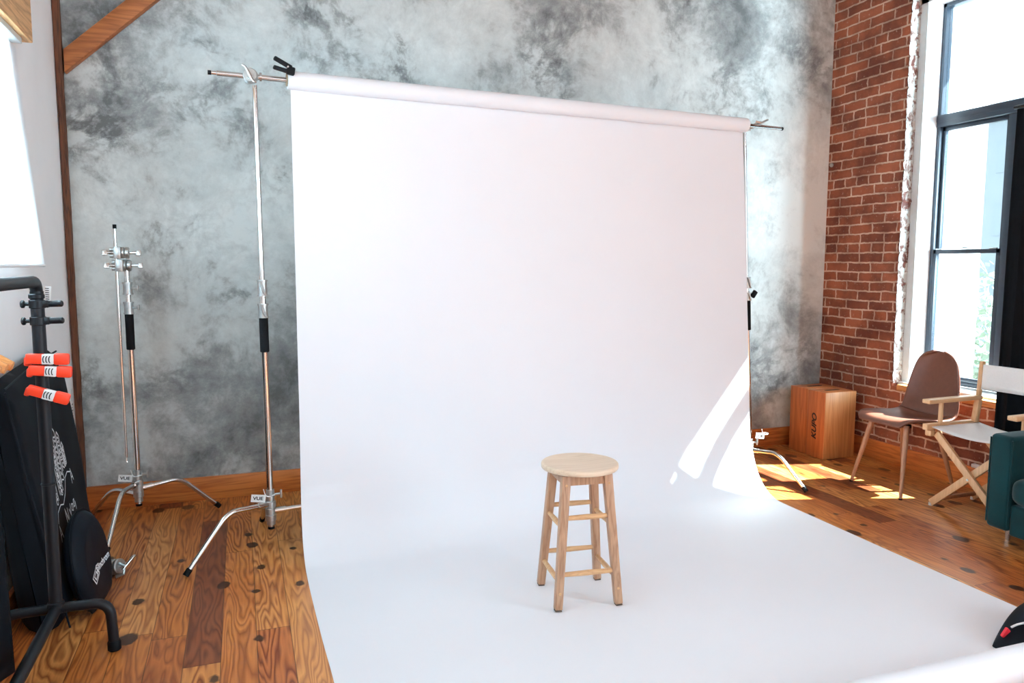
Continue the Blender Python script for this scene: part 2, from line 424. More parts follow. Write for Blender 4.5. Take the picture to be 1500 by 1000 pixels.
# sill: white board, wooden nosing
struct(MB().box((4.235, OY0, SZ), (4.46, 3.95, .566), .004).build('trim_4', WTRIM))
w = MB(); w.box((XR-.012, OY0, SZ-.02), (4.235, 3.90, .553), .004)
struct(w.build('trim_5', SILLW))
struct(MB().box((XR-.03, 1.0, .135), (XR, 3.30, .158), .004).build('trim_6', WTRIM))

# window on the right: charcoal frame
win = thing('window_1', '', '', (4.43, 3.0, .6)); del win['label']; del win['category']; struct(win)
GX = 4.43
f = MB()
f.box((4.40, 3.866, .60), (4.46, 3.892, 3.058), .003)              # left jamb
f.box((4.40, OY0, 3.032), (4.46, 3.892, 3.058), .003)              # head
f.box((4.392, OY0, 2.268), (4.462, 3.892, 2.346), .006)             # transom
f.box((4.39, OY0, 2.30), (4.40, 3.892, 2.338), .003)
f.box((4.40, 3.335, .60), (4.46, 3.388, 2.268), .004)              # mullion
f.box((4.40, OY0, .575), (4.46, 3.892, .605), .003)
f.build('window_frame', FRAME, win)
def sash(y0, y1, z0, z1, x, name):
    s = MB(); t = .028
    s.box((x, y0, z0), (x+.03, y0+t, z1), .003); s.box((x, y1-t*.8, z0), (x+.03, y1, z1), .003)
    s.box((x, y0, z0), (x+.03, y1, z0+t), .003); s.box((x, y0, z1-t), (x+.03, y1, z1), .003)
    o = s.build(name, FRAME, win)
    MB().box((x+.012, y0+t, z0+t), (x+.016, y1-t*.8, z1-t)).build('pane', GLASS, o, smooth=False)
    return o
sash(3.388, 3.866, 1.435, 2.268, 4.425, 'upper_sash')
lo = sash(3.388, 3.866, .605, 1.462, 4.40, 'lower_sash')
lk = MB(); lk.cyl((4.398, 3.62, 1.467), (4.398, 3.62, 1.474), .022); lk.box((4.385, 3.60, 1.472), (4.398, 3.655, 1.478), .002)
lk.box((4.395, 3.80, 1.462), (4.41, 3.85, 1.469), .002); lk.box((4.395, 3.41, 1.462), (4.41, 3.46, 1.469), .002)
lk.build('sash_lock', CAST, lo)
sash(OY0, 3.325, 1.435, 2.268, 4.425, 'upper_sash'); sash(OY0, 3.325, .605, 1.462, 4.40, 'lower_sash')
MB().box((4.43, OY0, 2.346), (4.434, 3.866, 3.032)).build('pane', GLASS, win, smooth=False)

wr = thing('added_window_3', '', '', (4.43, -1.4, .6)); del wr['label']; del wr['category']; struct(wr)  # added window out of view, opened to bring more skylight in
f = MB()
for y in (-3.2, -2.0, -.8, .36): f.box((4.40, y, SZ), (4.46, y+.04, HZ), .003)
for z in (SZ, 2.28, HZ-.04): f.box((4.402, -3.2, z), (4.458, .4, z+.04), .003)
f.build('window_frame', FRAME, wr)
# left window: recess lining, glass
wl = thing('window_2', '', '', (XL-.1, 2.5, WZ0)); del wl['label']; del wl['category']; struct(wl)
f = MB()
for y in (WY0+.02, (WY0+WY1)/2, WY1-.02): f.box((XL-.17, y-.02, WZ0), (XL-.13, y+.02, WZ1), .003)
f.box((XL-.17, WY0, WZ0), (XL-.13, WY1, WZ0+.04), .003); f.box((XL-.17, WY0, WZ1-.04), (XL-.13, WY1, WZ1), .003)
f.build('window_frame', WTRIM, wl)
MB().box((XL-.152, WY0, WZ0), (XL-.148, WY1, WZ1)).build('pane', GLASS, wl, smooth=False)

# white cloth shade hanging from a wooden valance, foot pushed out from the wall
vt = thing('window_shade', 'glowing white cloth shade hung from a pale wooden valance over left window', 'window shade', (XL, 2.5, 2.28))
v = MB(); v.box((XL+.001, 1.2, 2.285), (XL+.075, 3.79, 2.62), .004)
v.build('valance', VALW, vt)
MB().box((XL+.004, 1.2, 2.262), (XL+.05, 3.72, 2.286), .002).build('shade_rail', GTRIM, vt)
def shf(u, vv):
    z = 2.268+(1.36-2.268)*vv; y = 1.2+u*(3.785-1.2)
    return V((XL+.012+.055*vv**1.2+.003*math.sin(y*9)*vv, y, z))
sh = MB().grid(shf, 40, 14)
sh.build('shade_cloth', SHADE, vt)
MB().tube([(XL+.067, 1.2, 1.352), (XL+.067, 3.785, 1.352)], .006, 8).build('hem_bar', WTRIM, vt)

# corner post and diagonal brace
def rough_post(u, v):
    a = u*2*PI; z = v*ZC
    c, s_ = math.cos(a), math.sin(a)
    k = 1/max(abs(c), abs(s_))
    r = .0145*(1+.22*mnoise.noise(V((c*2, s_*2, z*4)))+.12*mnoise.noise(V((c*5, s_*5, z*19)))) if z < 2.3 else .0165
    return V((-.843+c*k*r, 4.602+s_*k*r, .136+v*(ZC-.137)))
struct(MB().grid(rough_post, 24, 150, True).build('trim_7', POSTW, ang=50))
p = [(-.818, 4.578, 2.462), (-.818, 4.578, 2.346), (.55, 4.578, 3.60), (.42, 4.578, 3.60)]
struct(MB().prism(p, (0, .058, 0), .004).build('trim_8', BEAMW))

# ------------------------------------------------------------------ white paper backdrop
AL, AR = V((.10, 3.635, 2.185)), V((2.90, 3.865, 2.185))
bx = (AR-AL).normalized()
bd = thing('paper_backdrop', 'wide roll of seamless white paper sweeping from crossbar onto floor', 'backdrop', (1.55, 3.4, 0))
LP = [(.246, 3.665, 2.17), (.246, 3.66, 2.0), (.245, 3.645, 1.7), (.244, 3.63, 1.3), (.243, 3.62, .9), (.2425, 3.61, .65), (.240, 3.60, .42), (.238, 3.585, .27), (.236, 3.55, .15), (.235, 3.49, .07), (.235, 3.41, .022), (.235, 3.31, .004), (.235, 3.1, .003), (.24, 2.7, .003), (.247, 2.4, .003), (.25, 1.9, .003), (.25, 1.74, .003)]
RP = [(2.866, 3.895, 2.17), (2.866, 3.88, 2.0), (2.870, 3.85, 1.7), (2.876, 3.822, 1.3), (2.88, 3.79, .9), (2.88, 3.77, .65), (2.88, 3.75, .40), (2.88, 3.72, .25), (2.882, 3.665, .125), (2.884, 3.59, .045), (2.886, 3.51, .010), (2.887, 3.40, .003), (2.885, 3.1, .003), (2.88, 2.7, .003), (2.88, 2.4, .003), (2.88, 1.9, .003), (2.88, 1.72, .003)]
def catmull(P, t):
    n = len(P)-1; f_ = min(t*n, n-1e-6); i = int(f_); u = f_-i
    a, b, c, d = (V(P[max(i-1, 0)]), V(P[i]), V(P[i+1]), V(P[min(i+2, n)]))
    return .5*((2*b)+(c-a)*u+(2*a-5*b+4*c-d)*u*u+(3*b-3*c+d-a)*u**3)
def sheet(u, v):
    q = catmull(LP, v).lerp(catmull(RP, v), u)
    if q.z > .3: q.y += .006*math.sin(u*7+1)*min(1, (2.1-q.z))
    q.z = max(q.z, .003)
    return q
MB().grid(sheet, 40, 110).build('paper_sheet', PAPER, bd, ang=80, fix=False)
rl0 = V((.232, 3.646, 2.185)); rl1 = rl0+bx*2.640
rt = MB().tube([rl0, rl0+bx*.001, rl1-bx*.001, rl1], [.030, .040, .040, .030], 32)
rt.build('paper_roll', PAPER, bd)
MB().tube([rl0-bx*.004, rl0+bx*.02], .028, 24).build('roll_core', CORE, bd)
# rolled-up free end in the foreground
e0, e1 = V((.24, 1.68, .064)), V((2.90, 1.645, .064))
def spiral(u, v):
    a = v*4.6*PI; r = .061-.0009*a
    c = e0.lerp(e1, u)
    return V((c.x, c.y+r*math.sin(a), c.z-r*math.cos(a)))
MB().grid(spiral, 12, 110).build('rolled_end', PAPER, bd, ang=80, fix=False)

# crossbar pole
cb = thing('crossbar', 'long steel crossbar carrying the paper roll between two stands', 'pole', (1.5, 3.75, 2.185))
MB().tube([AL-bx*.165, AL+bx*.13], .0115).build('bar_end', STEEL, cb)
MB().tube([AR-bx*.02, AR+bx*.235], [.0115, .010]).build('bar_end', CHROME, cb)
c0 = AL-bx*.165
MB().tube([c0-bx*.002, c0-bx*.022], .008).build('end_pin', CHROME, cb)
MB().cyl(c0-bx*.022, c0-bx*.036, .0095).build('end_cap', RUBBER, cb)
c0 = AR+bx*.235
MB().cyl(c0, c0+bx*.012, .0105).build('end_cap', RUBBER, cb)

# ------------------------------------------------------------------ stands
def tknob(mb, p, d, L=.03, bar=.045, r=.006):
    """threaded rod with a T handle sticking out from p along d"""
    p, d = V(p), V(d).normalized(); q = p+d*L
    mb.tube([p, q], r, 10)
    up = V((0, 0, 1)) if abs(d.z) < .9 else V((1, 0, 0)); sd = d.cross(up).normalized()
    mb.bar(q-up*bar/2, q+up*bar/2, .016, .009, sd, .003)
def skey(mb, c, nrm, size):
    """curved S-shaped handle seen on collars"""
    c, nrm = V(c), V(nrm).normalized(); up = V((0, 0, 1)); sd = nrm.cross(up).normalized()
    pts = []
    for k in range(11):
        t = k/10*2-1
        pts.append(c+sd*size*.26*t+up*size*(.40*t+.16*math.sin(t*PI)))
    mb.tube(pts, [.004+.0025*(1-abs(k/5-1)) for k in range(11)], 8)
def leg_path(hub, foot, frac=.52, lift=.012):
    hub, foot = V(hub), V(foot); h = V((foot.x-hub.x, foot.y-hub.y, 0)); L = h.length; d = h/L
    a = hub+d*.02; b = hub+d*L*frac+V((0, 0, lift)); f_ = foot
    pts = [a, hub+d*L*.2+V((0, 0, lift*.4))]
    for k in range(9):
        t = k/8; p0 = b-d*.05; p2 = b+(f_-b).normalized()*.055
        pts.append(p0*(1-t)**2+b*2*t*(1-t)+p2*t*t)
    pts.append(f_+V((0, 0, .012))+(b-f_).normalized()*.004)
    return pts
def c_stand(name_loc, label, top, sleeve, collars, feet, hubz, riser=.0105, pole=.0155, sl_r=.0205, pole_bot=.115, tagdir=None, rubber=True):
    x, y = name_loc; t = thing('light_stand', label, 'light stand', (x, y, 0), 'steel light stands')
    X = lambda z: V((x+top[0]*(z/2.2), y+top[1]*(z/2.2), z))
    MB().tube([X(pole_bot), X(sleeve[0])], pole, 18).build('lower_pole', CHROME, t)
    MB().cyl(X(sleeve[0]), X(sleeve[1]), sl_r, bev=.003).build('grip_sleeve', GRIPB, t)
    MB().tube([X(sleeve[1]), X(collars[-1][0])], pole*.9, 18).build('middle_pole', CHROME, t)
    MB().tube([X(collars[-1][1]), X(top[2])], riser, 16).build('riser', CHROME, t)
    for (z0, z1, kd) in collars:
        c = MB(); c.cyl(X(z0), X(z1), pole+.006, bev=.002)
        c.cyl(X(z0), X(z0+.008), pole+.0095); c.cyl(X(z1-.008), X(z1), pole+.0095)
        k = c.build('collar', CAST, t)
        h = MB()
        if kd == 'key': skey(h, X((z0+z1)/2)+V((.0, -.026, 0)), (0, -1, 0), z1-z0)
        else: tknob(h, X((z0+z1)/2)+V((.018, -.004, 0)), (1, -.25, .1), .03, .028)
        h.build('collar_key', CAST, k)
    hb = MB()
    for k, z in enumerate(hubz): hb.cyl(X(z-.016), X(z+.016), .025, bev=.003)
    hb.cyl(X(pole_bot+.01), X(hubz[0]+.07), .020)
    tknob(hb, X(hubz[0]+.045)+V((.02, -.005, 0)), (1, -.2, .1), .03, .04)
    hb.build('leg_hub', CAST, t)
    MB().cyl(X(pole_bot-.012), X(pole_bot), .016).build('bottom_cap', RUBBER, t)
    for z, ft in zip(hubz, feet):
        pts = leg_path(X(z), V((ft[0], ft[1], 0)))
        lg = MB().tube(pts, .0115, 14); c = pts[0]
        lg.cyl(c-(pts[1]-pts[0]).normalized()*.012, c+(pts[1]-pts[0]).normalized()*.05, .0155)
        o = lg.build('leg', CHROME, t)
        d = (pts[-1]-pts[-2]).normalized()
        MB().cyl(pts[-1]-d*.028, pts[-1]+d*.004, .0138).build('rubber_foot', RUBBER, o)
    return t, X
def paper_tag(t, c, r=.022):
    """white tag on a loop of string"""
    c = V(c)
    o = MB(); o.tube([c+V((.022*math.cos(a*PI/8), .022*math.sin(a*PI/8), .002*math.sin(a))) for a in range(17)], .003, 6)
    o.tube([c+V((-.022, -.01, 0)), c+V((-.03, -.012, .034))], .002, 6)
    s = o.build('tag_tie', LABEL, t)
    R = Matrix.Rotation(math.radians(8), 3, 'Y')
    p = MB(); p.box(c+V((-.087, -.0275, -.022)), c+V((-.022, -.0255, .014)), .0, mat=R); p.build('tag', LABEL, t)
    q = MB().text('VUE', c+V((-.0555, -.0285, -.004)), (1, 0, -.13), (.13, 0, 1), .022, squash=1.15, fat=.0006); q.build('tag_print', BLACKINK, t)

t1, X1 = c_stand((.105, 3.69), 'steel stand holding left end of the white paper backdrop', (-.012, 0, 2.16), (.952, 1.112),
    [(1.112, 1.178, 'key'), (1.212, 1.288, 'key')], [(-.264, 3.461), (.535, 3.66), (.07, 4.11)], [.225, .190, .158])
paper_tag(t1, X1(.268))
def big_head(t, c, ax, r=.033, name='grip_head'):
    c, ax = V(c), V(ax).normalized()
    h = MB(); h.cyl(c-ax*.002, c-ax*.02, r, bev=.003); h.cyl(c-ax*.022, c-ax*.036, r*.92, bev=.003); h.cyl(c-ax*.036, c-ax*.05, r*.45)
    o = h.build(name, CAST, t)
    k = MB(); up = V((0, 0, 1)); sd = ax.cross(up).normalized(); q = c-ax*.056
    pts = [q+sd*(.030*tt)+up*(-.036*tt-.010*math.sin(tt*PI)) for tt in [i/6-1 for i in range(13)]]
    k.tube(pts, [.0035+.0035*(1-abs(i/6-1)) for i in range(13)], 10)
    k.build('head_handle', STEEL, o)
h = V((X1(2.185).x-.016, 3.675, 2.187))
big_head(t1, h+V((0, -.03, 0)), (0.15, 1, 0))
k = MB(); k.cyl(h+V((.036, -.035, 0)), h+V((.045, -.035, 0)), .019); k.build('washer', STEEL, t1)

t2, X2 = c_stand((3.034, 3.935), 'steel stand half hidden behind right edge of the white paper', (-.128, 0, 2.155), (.955, 1.14),
    [(1.14, 1.19, 'key'), (1.215, 1.285, 'key')], [(3.150, 3.555), (2.90, 4.34), (2.60, 4.05)], [.19, .225, .158])
k = MB(); q = X2(1.18); k.tube([q+V((.015, 0, 0)), q+V((.045, -.01, 0))], .006, 8); k.bar(q+V((.03, -.01, -.02)), q+V((.055, -.012, .018)), .028, .02, (1, 0, .4), .004); k.build('clamp_knob', RUBBER, t2)
paper_tag(t2, X2(.29)+V((.10, -.02, 0)))
h = V((X2(2.19).x, 3.905, 2.19)); 
k = MB(); k.cyl(h+V((0, -.01, -.03)), h+V((.0, -.01, .008)), .014); k.bar(h+V((-.0, -.03, -.012)), h+V((.07, -.028, .018)), .022, .03, (0, 0, 1), .005)
k.tube([h+V((.02, -.05, .02)), h+V((.055, -.06, .012)), h+V((.10, -.06, .034))], .006, 8); k.build('grip_head', CAST, t2)

t3, X3 = c_stand((-.533, 4.284), 'shorter steel stand against the grey wall, two knuckles on top', (-.006, 0, 1.33), (.924, 1.106),
    [(1.106, 1.168, 'T'), (1.205, 1.268, 'T')], [(-.630, 3.853), (-.147, 4.432), (-.80, 4.46)], [.225, .195, .165], riser=.0125)
paper_tag(t3, X3(.265))
def gobo(t, c, name):
    """clamp knuckle: disc pair on a stub, a vice plate towards -x and knobs on both ends"""
    c = V(c); h = MB()
    h.cyl(c+V((-.018, 0, 0)), c+V((.0, 0, 0)), .029, bev=.003); h.cyl(c+V((.002, 0, 0)), c+V((.022, 0, 0)), .029, bev=.004)
    h.box(c+V((-.044, -.050, -.030)), c+V((-.012, -.018, .030)), .003); h.box(c+V((-.040, -.020, -.02)), c+V((-.018, .018, .02)), .003); h.cyl(c+V((-.066, -.004, .016)), c+V((-.046, -.004, .016)), .010); h.cyl(c+V((-.066, -.004, -.016)), c+V((-.046, -.004, -.016)), .010)
    o = h.build(name, CAST, t)
    for sg, x0 in ((1, .022), (-1, -.046)):
        k = MB(); a = c+V((x0, -.002, 0)); d = V((sg, -.1, 0))
        k.tube([a, a+d*.034], .007, 10); k.bar(a+d*.03, a+d*.055, .028, .012, (0, .3, 1), .003); k.build('knob', STEEL, o)
gobo(t3, X3(1.352)+V((0, -.002, 0)), 'grip_head')
ga = thing('steel_rod', 'thin steel rod clamped upright beside the shorter stand near post', 'rod', (-.578, 4.282, .37))
MB().tube([(-.578, 4.254, .372), (-.578, 4.254, 1.535)], .0078, 12).build('rod', CHROME, ga)
MB().cyl((-.578, 4.254, 1.535), (-.578, 4.254, 1.556), .009).build('end_cap', RUBBER, ga)
MB().tube([(-.578, 4.254, .372), (-.578, 4.254, .352), (-.574, 4.254, .346)], .004, 8).build('end_pin', CHROME, ga)
gobo(ga, X3(1.416)+V((-.006, -.002, 0)), 'grip_head')

# spring clamp at the left end of the roll
sc = thing('spring_clamp', 'black spring clamp biting left end of the paper roll', 'clamp', (.25, 3.64, 2.22))
q = V((.262, 3.60, 2.212))
m_ = MB(); m_.bar(q, q+V((-.035, -.004, .006)), .034, .026, (0, 0, 1), .005); m_.build('jaw', RUBBER, sc)
m_ = MB(); m_.bar(q+V((-.012, 0, .016)), q+V((-.088, -.012, .052)), .018, .024, (0, 0, 1), .006); m_.build('handle', RUBBER, sc)
m_ = MB(); m_.bar(q+V((-.012, 0, -.004)), q+V((-.092, -.012, .012)), .017, .024, (0, 0, 1), .006); m_.build('handle', RUBBER, sc)
MB().cyl(q+V((-.03, -.03, .014)), q+V((-.03, .022, .014)), .004).build('pivot_pin', STEEL, sc)

# ------------------------------------------------------------------ stool
SX, SY = 1.277, 2.738; sa = math.radians(-6.5)
def S(x, y, z): return V((SX+x*math.cos(sa)-y*math.sin(sa), SY+x*math.sin(sa)+y*math.cos(sa), z+.004))
st = thing('wooden_stool', 'pale wooden bar stool with round seat standing on the white paper', 'stool', (SX, SY, .004))
prof = [(0, .552), (.06, .553), (.12, .557), (.148, .559), (.1535, .558), (.1562, .555), (.157, .549), (.1565, .541), (.1545, .538), (.12, .537), (0, .537)]
def seatf(u, v):
    a = u*2*PI; i = min(int(v*(len(prof)-1)+1e-6), len(prof)-1); r, z = prof[i]
    return S(r*math.cos(a), r*math.sin(a), z)
MB().grid(seatf, 64, len(prof), True).build('seat', SEATW, st, ang=60)
def legc(sx, sy, z): k = (.540-z)/.540; h_ = .085+(.1265-.085)*k; return S(sx*h_, sy*h_, z)
for sx, sy in ((-1, -1), (1, -1), (1, 1), (-1, 1)):
    b_ = MB(); b_.bar(legc(sx, sy, .540), legc(sx, sy, .006), .036, .036, S(1, 0, 0)-S(0, 0, 0), .004, .031, .031)
    o = b_.build('leg', STOOLW, st)
    MB().bar(legc(sx, sy, .005), legc(sx, sy, 0), .026, .026, S(1, 0, 0)-S(0, 0, 0)).build('foot_pad', PADB, o)
    if sy < 0:
        for z in (.495, .072):
            c = legc(sx, sy, z); d = S(0, -1, 0)-S(0, 0, 0)
            MB().cyl(c+d*.0150, c+d*.0185, .0052).build('plug', RUNGW, o)
ap = MB()
for a, b_ in (((-1, -1), (1, -1)), ((1, -1), (1, 1)), ((1, 1), (-1, 1)), ((-1, 1), (-1, -1))):
    pa, pb = legc(*a, .514), legc(*b_, .514); ap.bar(pa, pb, .046, .02, (0, 0, 1), .002)
ap.build('apron', STOOLW, st)
for a, b_, zs in (((-1, -1), (1, -1), (.362, .140)), ((1, 1), (-1, 1), (.355, .150)), ((1, -1), (1, 1), (.325, .112)), ((-1, 1), (-1, -1), (.325, .112))):
    for z in zs:
        MB().tube([legc(*a, z), legc(*a, z).lerp(legc(*b_, z), .5), legc(*b_, z)], [.0090, .0112, .0090], 14).build('rung', RUNGW, st)

# ------------------------------------------------------------------ apple boxes
def apple_box(y0, y1, x0, x1, label, printed, ry=0):
    t = thing('apple_box', label, 'wooden box', ((x0+x1)/2, (y0+y1)/2, 0), 'apple boxes on end')
    H = .476
    b_ = MB(); b_.box((x0, y0+.004, .001), (x1, y1-.004, H), .004); b_.build('body', BOXW, t)
    b_ = MB(); b_.box((x0+.003, y0, .002), (x1-.003, y0+.012, H-.001), .003); b_.box((x0+.003, y1-.012, .002), (x1-.003, y1, H-.001), .003); b_.build('side_panel', BOXW2, t)
    s = MB()
    ym = (y0+y1)/2
    s.box((x0+.09, ym-.016, H-.002), (x1-.09, ym+.016, H+.0006)); s.cyl((x0+.09, ym, H-.002), (x0+.09, ym, H+.0006), .016); s.cyl((x1-.09, ym, H-.002), (x1-.09, ym, H+.0006), .016)
    s.build('hand_slot', BLACKINK, t)
    if printed:
        q = MB().text('KUPO', (x0-.0012, ym+.006, .222), (0, 0, 1), (0, 1, 0), .062, shear=.28, squash=1.08, fat=.0022); q.build('burnt_lettering', BLACKINK, t)
apple_box(4.142, 4.322, 3.800, 4.076, 'wooden apple box on end with KUPO printed up its front', True)
apple_box(4.330, 4.512, 3.812, 4.088, 'unprinted wooden apple box on end, between printed box and grey wall', False)

# ------------------------------------------------------------------ brown chair
CX, CY = 3.565, 3.44
ch = thing('side_chair', 'brown leather shell chair on slim wooden legs below the window', 'chair', (CX+.2, CY, 0))
PR = [(.0, .418), (.012, .437), (.06, .447), (.16, .441), (.27, .432), (.345, .436), (.392, .468), (.415, .53), (.432, .61), (.446, .70), (.455, .775), (.458, .815), (.459, .836)]
HW = [.150, .178, .196, .207, .208, .205, .200, .194, .184, .166, .140, .100, .035]
def shell(u, v):
    q = catmull([(a, 0, b) for a, b in PR], v); hw = catmull([(a, 0, 0) for a in HW], v).x; s_ = (u*2-1)
    back = max(0, min(1, (v-.45)/.2)); e = abs(s_)**2.6
    x = CX+q.x-back*.035*e; z = q.z+(1-back)*.020*e*min(1, v*6)
    return V((x, CY-.01*back-s_*max(hw, .01), z))
o = MB().grid(shell, 21, 37).build('shell', LEATHER, ch, ang=180)
sm = o.modifiers.new('thick', 'SOLIDIFY'); sm.thickness = .018; sm.offset = 0
sb = o.modifiers.new('smooth', 'SUBSURF'); sb.levels = 1; sb.render_levels = 1
pts = [shell(i/20, .47)+V((-.013, 0, .007)) for i in range(21)]
MB().tube(pts, .0022, 6).build('seat_seam', LEATHER, ch)
u = MB(); u.bar((3.66, CY-.13, .420), (3.66, CY+.13, .420), .022, .03, (0, 0, 1)); u.bar((3.86, CY-.13, .415), (3.86, CY+.13, .415), .022, .03, (0, 0, 1)); u.bar((3.66, CY, .416), (3.86, CY, .412), .02, .03, (0, 0, 1)); u.build('under_frame', RUBBER, ch)
for a, b_ in (((3.655, 3.575, .424), (3.602, 3.672, .004)), ((3.645, 3.315, .424), (3.580, 3.272, .004)), ((3.90, 3.335, .418), (4.052, 3.322, .004)), ((3.90, 3.58, .418), (4.052, 3.700, .004))):
    o = MB().tube([a, V(a).lerp(V(b_), .3), b_], [.0165, .016, .0095], 14).build('leg', LEGW, ch)
    b_ = V(b_); MB().cyl(b_+V((0, 0, .004)), b_-V((0, 0, .004)), .0105).build('foot_pad', RUBBER, o)

# ------------------------------------------------------------------ director's chair
dc = thing('director_chair', 'folding director chair with white canvas seat and back, beside teal armchair', 'chair', (3.83, 2.92, 0))
YA, YZ = 3.14, 2.657
for y, nm in ((YA, 1), (YZ, -1)):
    r_ = MB(); r_.bar((3.60, y+.012*nm, .455), (4.0, y+.012*nm, .455), .034, .034, (0, 0, 1), .003); r_.build('seat_rail', DIRW, dc)
    r_ = MB(); r_.bar((3.595, y+.01*nm, .600), (4.0, y+.01*nm, .603), .024, .052, (0, 0, 1), .005); r_.build('armrest', DIRW, dc)
    r_ = MB(); r_.cyl((3.70, y, .470), (3.70, y, .590), .0125); r_.build('arm_post', DIRWZ, dc)
    r_ = MB(); r_.bar((3.965, y, .462), (3.985, y, .592), .032, .030, (1, 0, 0), .004); r_.bar((3.985, y, .613), (4.0, y, .812), .026, .020, (1, 0, 0), .004); r_.build('back_post', DIRWZ, dc)
    for x in (3.61, 3.95): MB().box((x, y-.02, .405), (x+.035, y+.02, .438), .006).build('hinge_block', DIRWZ, dc)
    r_ = MB(); r_.bar((3.672, y-.018*nm, .042), (3.985, y-.018*nm, .042), .022, .018, (0, 0, 1), .003); r_.build('foot_rail', LEGW, dc)
for x in (3.655, 3.978):
    for ya, yb, dx in ((YA-.03, YZ+.0, -.011), (YZ+.03, YA-.0, .011)):
        l_ = MB(); l_.bar((x+dx, ya, .425), (x+dx, yb, .014), .040, .020, (0, 1, 0), .003); o = l_.build('cross_leg', DIRWZ, dc)
        MB().cyl((x+dx, yb, .016), (x+dx, yb, .0), .013).build('foot_glide', CAPM, o)
    MB().cyl((x-.024, (YA+YZ)/2, .215), (x+.024, (YA+YZ)/2, .215), .006).build('pivot_bolt', CAST, dc)
def seat_c(u_, v_):
    return V((3.625+v_*.36, YZ+.012+u_*(YA-YZ-.024), .456-.022*math.sin(u_*PI)**1.0))
o = MB().grid(seat_c, 20, 8).build('canvas_seat', CANVAS, dc, ang=180); m_ = o.modifiers.new('t', 'SOLIDIFY'); m_.thickness = .004
def back_c(u_, v_):
    return V((3.990+.006*v_+.02*math.sin(u_*PI), YZ-.016+u_*(YA-YZ+.032), .652+v_*.142))
o = MB().grid(back_c, 20, 6).build('canvas_back', CANVAS, dc, ang=180); m_ = o.modifiers.new('t', 'SOLIDIFY'); m_.thickness = .012; m_.offset = 0

# ------------------------------------------------------------------ teal armchair
ac = thing('armchair', 'dark teal velvet armchair cut off by the right frame edge', 'armchair', (3.8, 2.2, 0))
for y0, y1 in ((2.505, 2.622), (1.80, 1.917)):
    a_ = MB(); a_.box((3.42, y0, .085), (4.02, y1, .548), .022, 4); a_.build('arm', VELVET, ac)
    a_ = MB()
    for yy in (y0+.004, y1-.004):
        a_.tube([(3.424, yy, .11), (3.424, yy, .53)], .0035, 8)
    a_.build('piping', VELVET, ac)
MB().box((3.43, 1.917, .07), (4.0, 2.505, .222), .012, 3).build('base', VELVET, ac)
MB().box((3.83, 1.90, .10), (4.02, 2.52, .548), .03, 4).build('backrest', VELVET, ac)
def cush(u_, v_):
    a, b_ = u_*2*PI, (v_-.5)*PI
    sg = lambda q, e: math.copysign(abs(q)**e, q)
    return V((3.625+.235*sg(math.cos(b_), .3)*sg(math.cos(a), .28), 2.211+.300*sg(math.cos(b_), .3)*sg(math.sin(a), .28), .292+.072*sg(math.sin(b_), .55)))
MB().grid(cush, 64, 24, True).build('seat_cushion', VELVET, ac, ang=180)
for x, y in ((3.56, 2.600), (3.56, 1.86), (3.96, 2.565), (3.96, 1.86)):
    MB().cyl((x, y, .09), (x, y, 0), .016, .011).build('leg', STEEL, ac)

# ------------------------------------------------------------------ black curtain
def curt(u_, v_):
    y = 3.112-u_*.80; z = 2.215*v_+.012
    a = u_*2*PI*6.5
    return V((4.105+.034*math.sin(a)+.010*math.sin(a*2.3+v_*2)+.004*math.sin(v_*6+u_*40), y+.012*math.cos(a)+.006*math.sin(v_*3+1), z))
ct = thing('curtain', 'long black curtain drawn to the right side of the window', 'curtain', (4.105, 2.3, 0))
o = MB().grid(curt, 220, 26).build('curtain_cloth', CURT, ct, ang=180, fix=False); m_ = o.modifiers.new('t', 'SOLIDIFY'); m_.thickness = .003
MB().tube([(4.105, 3.13, 2.235), (4.105, 2.24, 2.235)], .010, 12).build('curtain_rod', BLACKMET, ct)
MB().bar((4.105, 2.5, 2.235), (4.20, 2.5, 2.26), .012, .012, (0, 1, 0)).build('rod_bracket', BLACKMET, ct)
MB().bar((4.105, 2.28, 2.235), (4.20, 2.28, 2.26), .012, .012, (0, 1, 0)).build('rod_bracket', BLACKMET, ct)

# ------------------------------------------------------------------ garment rack
RX, RY = -.632, 2.883
gr = thing('garment_rack', 'black pipe garment rack at the left frame edge', 'garment rack', (RX, RY, 0))
def corner(a, b_, c, r):
    a, b_, c = V(a), V(b_), V(c); p0 = b_+(a-b_).normalized()*r; p2 = b_+(c-b_).normalized()*r
    return [p0*(1-t)**2+b_*2*t*(1-t)+p2*t*t for t in [i/8 for i in range(9)]]
ZT = 1.302; RL = 1.25
MB().tube([(RX, RY, .19), (RX, RY, 1.27)], .0205, 18).build('post', BLACKMET, gr)
MB().tube([(RX, RY-RL, .19), (RX, RY-RL, 1.27)], .0205, 18).build('post', BLACKMET, gr)
MB().tube([(RX, RY, 1.262)]+corner((RX, RY, 1.2), (RX, RY, ZT), (RX, RY-1, ZT), .045)+corner((RX, RY-1, ZT), (RX, RY-RL, ZT), (RX, RY-RL, 1.2), .045)+[(RX, RY-RL, 1.262)], .0190, 18).build('top_rail', BLACKMET, gr)
for z0, z1, r_ in ((1.245, 1.262, .0245), (.615, .625, .0225), (.165, .205, .026)): MB().cyl((RX, RY, z0), (RX, RY, z1), r_, bev=.003).build('joint_sleeve', BLACKMET, gr)
MB().tube([(RX, RY, .178), (RX, RY-RL, .178)], .0185, 16).build('bottom_rail', BLACKMET, gr)
